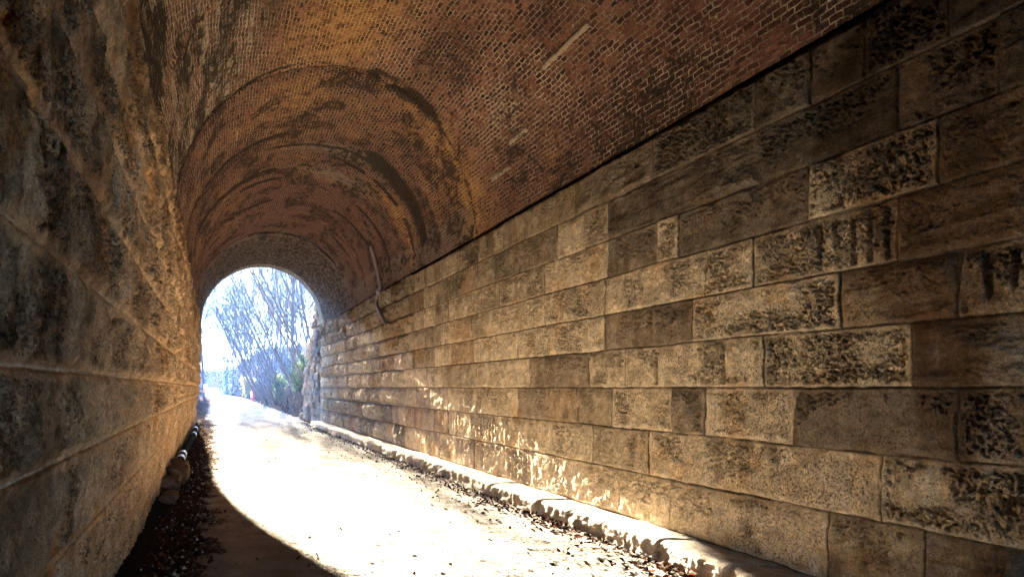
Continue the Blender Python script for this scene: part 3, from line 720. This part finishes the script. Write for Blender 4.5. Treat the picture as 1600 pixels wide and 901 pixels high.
for (x, z, k, sc) in [(5.8, 39, 0, .8), (6.6, 43, 1, .85), (5.9, 47, 3, .8), (7.4, 50, 0, 1.0), (6.4, 54, 1, .95), (8.6, 56, 2, 1.0), (6.2, 60, 0, .9), (7.4, 64, 3, 1.05), (6.6, 69, 1, 1.0),
                      (9.5, 66, 2, 1.1), (8.2, 74, 0, 1.1), (6.8, 79, 3, 1.0), (10.5, 80, 2, 1.2), (8.0, 86, 1, 1.15), (6.9, 92, 0, 1.1), (10.5, 97, 2, 1.2), (8.0, 104, 1, 1.2), (9.4, 44, 0, 1.0), (11, 52, 1, 1.1), (12.5, 62, 0, 1.2), (13, 74, 2, 1.2), (8.4, 36.5, 1, .9)]:
    tree(k, x, z, sc, rg.uniform(-.35, .35), LEAN, "leaning trees on the right bank")
tree(4, 6.6, 58, 1.0, .3, "tallest and thickest bare trunk standing among the leaning trees on the right bank", "tall trees on the right bank")
tree(5, 9.5, 48, 1.0, 1.3, "upright bare tree behind the rubble wing wall", "tall trees on the right bank")
for i in range(84):
    z = rg.uniform(112, 190); x = rg.uniform(-22, 26) * (z / 150)
    if abs(x - float(path_c(np.array([z]))[0])) < 4.2 and z < 165: x += 7 if x > 0 else -7
    tree(rg.choice([4, 5, 6, 5]), x, z, rg.uniform(1.1, 1.5), rg.uniform(0, 6.28), FARL, "trees of the far wood")
for (x, z, k, sc) in [(5.2, 72, 1, 1.0), (5.0, 76, 3, 1.05), (5.4, 82, 0, .95), (5.2, 87, 1, 1.0), (6.0, 90, 3, 1.1), (5.0, 66, 3, .9), (5.6, 95, 0, 1.0), (5.6, 58, 3, 1.0), (6.3, 62, 1, 1.1), (7.0, 71, 3, 1.15), (5.8, 78, 0, 1.1), (6.6, 84, 1, 1.2), (7.6, 91, 3, 1.25), (6.0, 100, 0, 1.2), (7.2, 110, 1, 1.3)]:
    tree(k, x, z, sc, rg.uniform(-.3, .3), LEAN, "leaning trees on the right bank")
for (x, z, k, sc) in [(-4.6, 62, 6, .8), (-4.0, 84, 5, .9), (-3.0, 97, 4, 1.05), (-5.0, 104, 5, 1.2), (-2.6, 110, 4, 1.15), (-1.9, 117, 5, 1.35), (-7.5, 76, 5, 1.0), (-4.2, 90, 4, .92), (-2.4, 101, 4, 1.05), (-3.6, 107, 5, 1.3), (-1.6, 106, 5, 1.25), (-4.6, 114, 4, 1.25), (-2.8, 122, 4, 1.4), (-6.0, 118, 5, 1.5)]:
    tree(k, x, z, sc, rg.uniform(0, 6.28), LEFTL, "trees left of the trail")

# leafy things
def foliage(P, size, rng, cols, name, parent=None, mat=M_green, loc=None):
    V, Q, c = leaf_quads(P, size, rng, cols, .8); mb = MB(); mb.add(V, Q, c); return link(name, mb.mesh(name, False), parent, mat, loc)
GREEN = np.array([(.045, .07, .03), (.06, .09, .035), (.035, .055, .025), (.08, .11, .045)])
YEL = np.array([(.22, .22, .08), (.17, .19, .07), (.26, .24, .11)])
def shrub(name, x, z, w, d, h, n, cols, label, cat, seed, leaf=.07, low=-.1):
    rng = np.random.RandomState(seed); b = float(bank(np.array([x]), np.array([z]))[0])
    r = tag(empty(name, (x, z, b)), label, cat)
    st = MB(); P = []
    for k in range(14):
        a = rng.uniform(0, 6.28); e = np.array([math.cos(a) * w * .45 * rng.uniform(.2, 1), math.sin(a) * d * .45 * rng.uniform(.2, 1), h * rng.uniform(.6, 1.0)])
        t = np.linspace(0, 1, 5)[:, None]; L = e[None] * t * np.array([1, 1, 1]) + np.array([0, 0, .0]); L[:, :2] *= t ** .6; L[0, 2] = -.3
        st.tube(L, np.linspace(.03, .01, 5), 5, False)
        q = L[rng.randint(1, 5, n // 14)] + rng.normal(0, 1, (n // 14, 3)) * np.array([w, d, h]) * .10; P.append(q)
    P = np.vstack(P); P = P[P[:, 2] > low]
    link("stem", st.mesh("stem"), r, M_twig); foliage(P, leaf, rng, cols, "foliage", r)
shrub("ivy_bush", 4.95, 41.0, 1.3, 2.2, 3.1, 3000, GREEN, "muted green ivy bush hanging against the end of the rubble wing wall", "bush", 1, .06, 1.3)
shrub("evergreen_shrub", 5.7, 62, 1.6, 3.0, 2.2, 2000, GREEN * 1.1, "green shrub low on the bank right of the red post", "bush", 2, .09)
shrub("evergreen_shrub", 4.9, 104, 2.6, 3.0, 3.0, 1800, YEL, "yellow green rounded shrub beside the far bend of the trail", "bush", 3, .12)
# ivy clad trunk far off
r = tree(5, 2.6, 150, .9, .4, "dark ivy covered trunk standing at the end of the trail", "trees of the far wood"); del r["group"]
rng = np.random.RandomState(5); P = np.stack([rng.normal(0, .55, 1400), rng.normal(0, .55, 1400), rng.uniform(0, 9, 1400)], -1)
foliage(P, .22, rng, GREEN * .6, "ivy", r)
# brambles and dead stalks on the bank
def undergrowth():
    rng = np.random.RandomState(11); n = 9000
    z = 29.5 + 90 * rng.uniform(0, 1, n) ** 1.3; x = 4.75 + np.abs(rng.normal(0, 3.2, n)); 
    b = bank(x, z); P = np.stack([x, z, b + np.abs(rng.normal(0, .22, n))], -1)
    m = 5000; zf = rng.uniform(118, 205, m); xf = rng.uniform(-22, 16, m); kf = (zf > 168) | (np.abs(xf - path_c(zf)) > 3.2); xf = xf[kf]; zf = zf[kf]
    Pf = np.stack([xf, zf, bank(xf, zf) + np.abs(rng.normal(0, .9, len(xf)))], -1); Vf, Qf, cf = leaf_quads(Pf, .34, rng, BROWN * .9, .9)
    V, Q, c = leaf_quads(P, .07, rng, BROWN * .8, .8); mb = MB(); mb.add(V, Q, c); mb.add(Vf, Qf, cf)
    n = 2600; z = 30 + 80 * rng.uniform(0, 1, n) ** 1.2; x = 5.1 + np.abs(rng.normal(0, 2.8, n)); b = bank(x, z)
    A = np.stack([x, z, b - .05], -1); e = np.stack([rng.normal(-.25, .35, n), rng.normal(0, .4, n), rng.uniform(.3, 1.3, n)], -1); s = np.array([.012, 0, 0])
    s2 = np.array([0, .012, 0])
    for sv in (s, s2):
        V = np.stack([A - sv, A + sv, A + e + sv * .4, A + e - sv * .4], 1).reshape(-1, 3)
        mb.add(V, np.arange(4 * n).reshape(-1, 4), np.repeat(np.array([.11, .085, .065])[None] * rng.uniform(.6, 1.4, (n, 1)), 4, 0))
    tag(link("undergrowth", mb.mesh("undergrowth", False), None, M_leaf), "brown brambles and dead stalks covering the right bank", "undergrowth", kind="stuff")
undergrowth()
# fallen branch on the bank
b = MB(); b.tube([(0, 0, .0), (.9, .3, .42), (1.8, .4, .95), (2.6, .5, 1.6)], [.11, .10, .08, .05], 8)
o = tag(link("fallen_branch", b.mesh("fallen_branch"), None, M_bark, (5.3, 55, .25)), "dark fallen branch lying slantwise on the right bank", "branch")
# sign and red post
def sign():
    r = tag(empty("trail_sign", (-1.15, 88, 0)), "small post with a pale blue plate over an orange plate at the left trail edge", "sign")
    a = MB(); a.tube([(0, 0, -.2), (0, 0, 1.9)], .04, 8); link("post", a.mesh("post"), r, mat_plain("grey_post", (.3, .3, .3), .5))
    a = MB(); a.box(-.25, .25, -.065, -.043, 1.45, 1.95); link("plate", a.mesh("plate", False), r, mat_plain("pale_plate", (.65, .72, .8), .5, .06))["label"] = "pale blue upper plate"
    a = MB(); a.box(-.25, .25, -.065, -.043, .93, 1.40); link("plate", a.mesh("plate", False), r, mat_plain("orange_plate", (.75, .25, .08), .5, .1))["label"] = "orange lower plate"
sign()
def post():
    r = tag(empty("marker_post", (4.55, 84, .02)), "stout red trail post with its lit left side in white standing on the right edge of the trail", "post")
    a = MB(); a.tube([(0, 0, 0), (0, 0, .06), (0, 0, .12)], [.46, .44, .30], 16); link("foot", a.mesh("foot"), r, mat_plain("faded_red", (.42, .13, .10), .7))
    a = MB(); a.tube([(0, 0, .1), (0, 0, .5), (0, 0, 1.12), (0, 0, 1.2)], [.24, .235, .225, .17], 18); link("post_body", a.mesh("post_body"), r, mat_plain("dull_red", (.40, .05, .035), .6))
    a = MB(); th = np.linspace(math.radians(165), math.radians(255), 9); V = []
    for hh in (.35, 1.08): V += [(.248 * math.cos(q), .248 * math.sin(q), hh) for q in th]
    a.add(V, [(i, i + 1, 10 + i, 9 + i) for i in range(8)]); link("lit_side", a.mesh("lit_side"), r, mat_plain("lit_side_white", (.75, .73, .70), .5, .08))  # highlight on the post's left side, put in as a white panel
post()

# ------------------------------------------------------------------ haze
b = MB(); b.box(-700, 700, -280, 420, -1.2, 60)
hm = bpy.data.materials.new("haze_air"); hm.use_nodes = True; hn = hm.node_tree; hn.nodes.clear()
pv = hn.nodes.new("ShaderNodeVolumePrincipled"); ou = hn.nodes.new("ShaderNodeOutputMaterial"); hn.links.new(pv.outputs[0], ou.inputs["Volume"])
pv.inputs["Color"].default_value = (.22, .45, 1.0, 1); pv.inputs["Density"].default_value = 0.0007; pv.inputs["Anisotropy"].default_value = 0.0
tag(link("haze", b.mesh("haze", False), None, hm), kind="stuff")
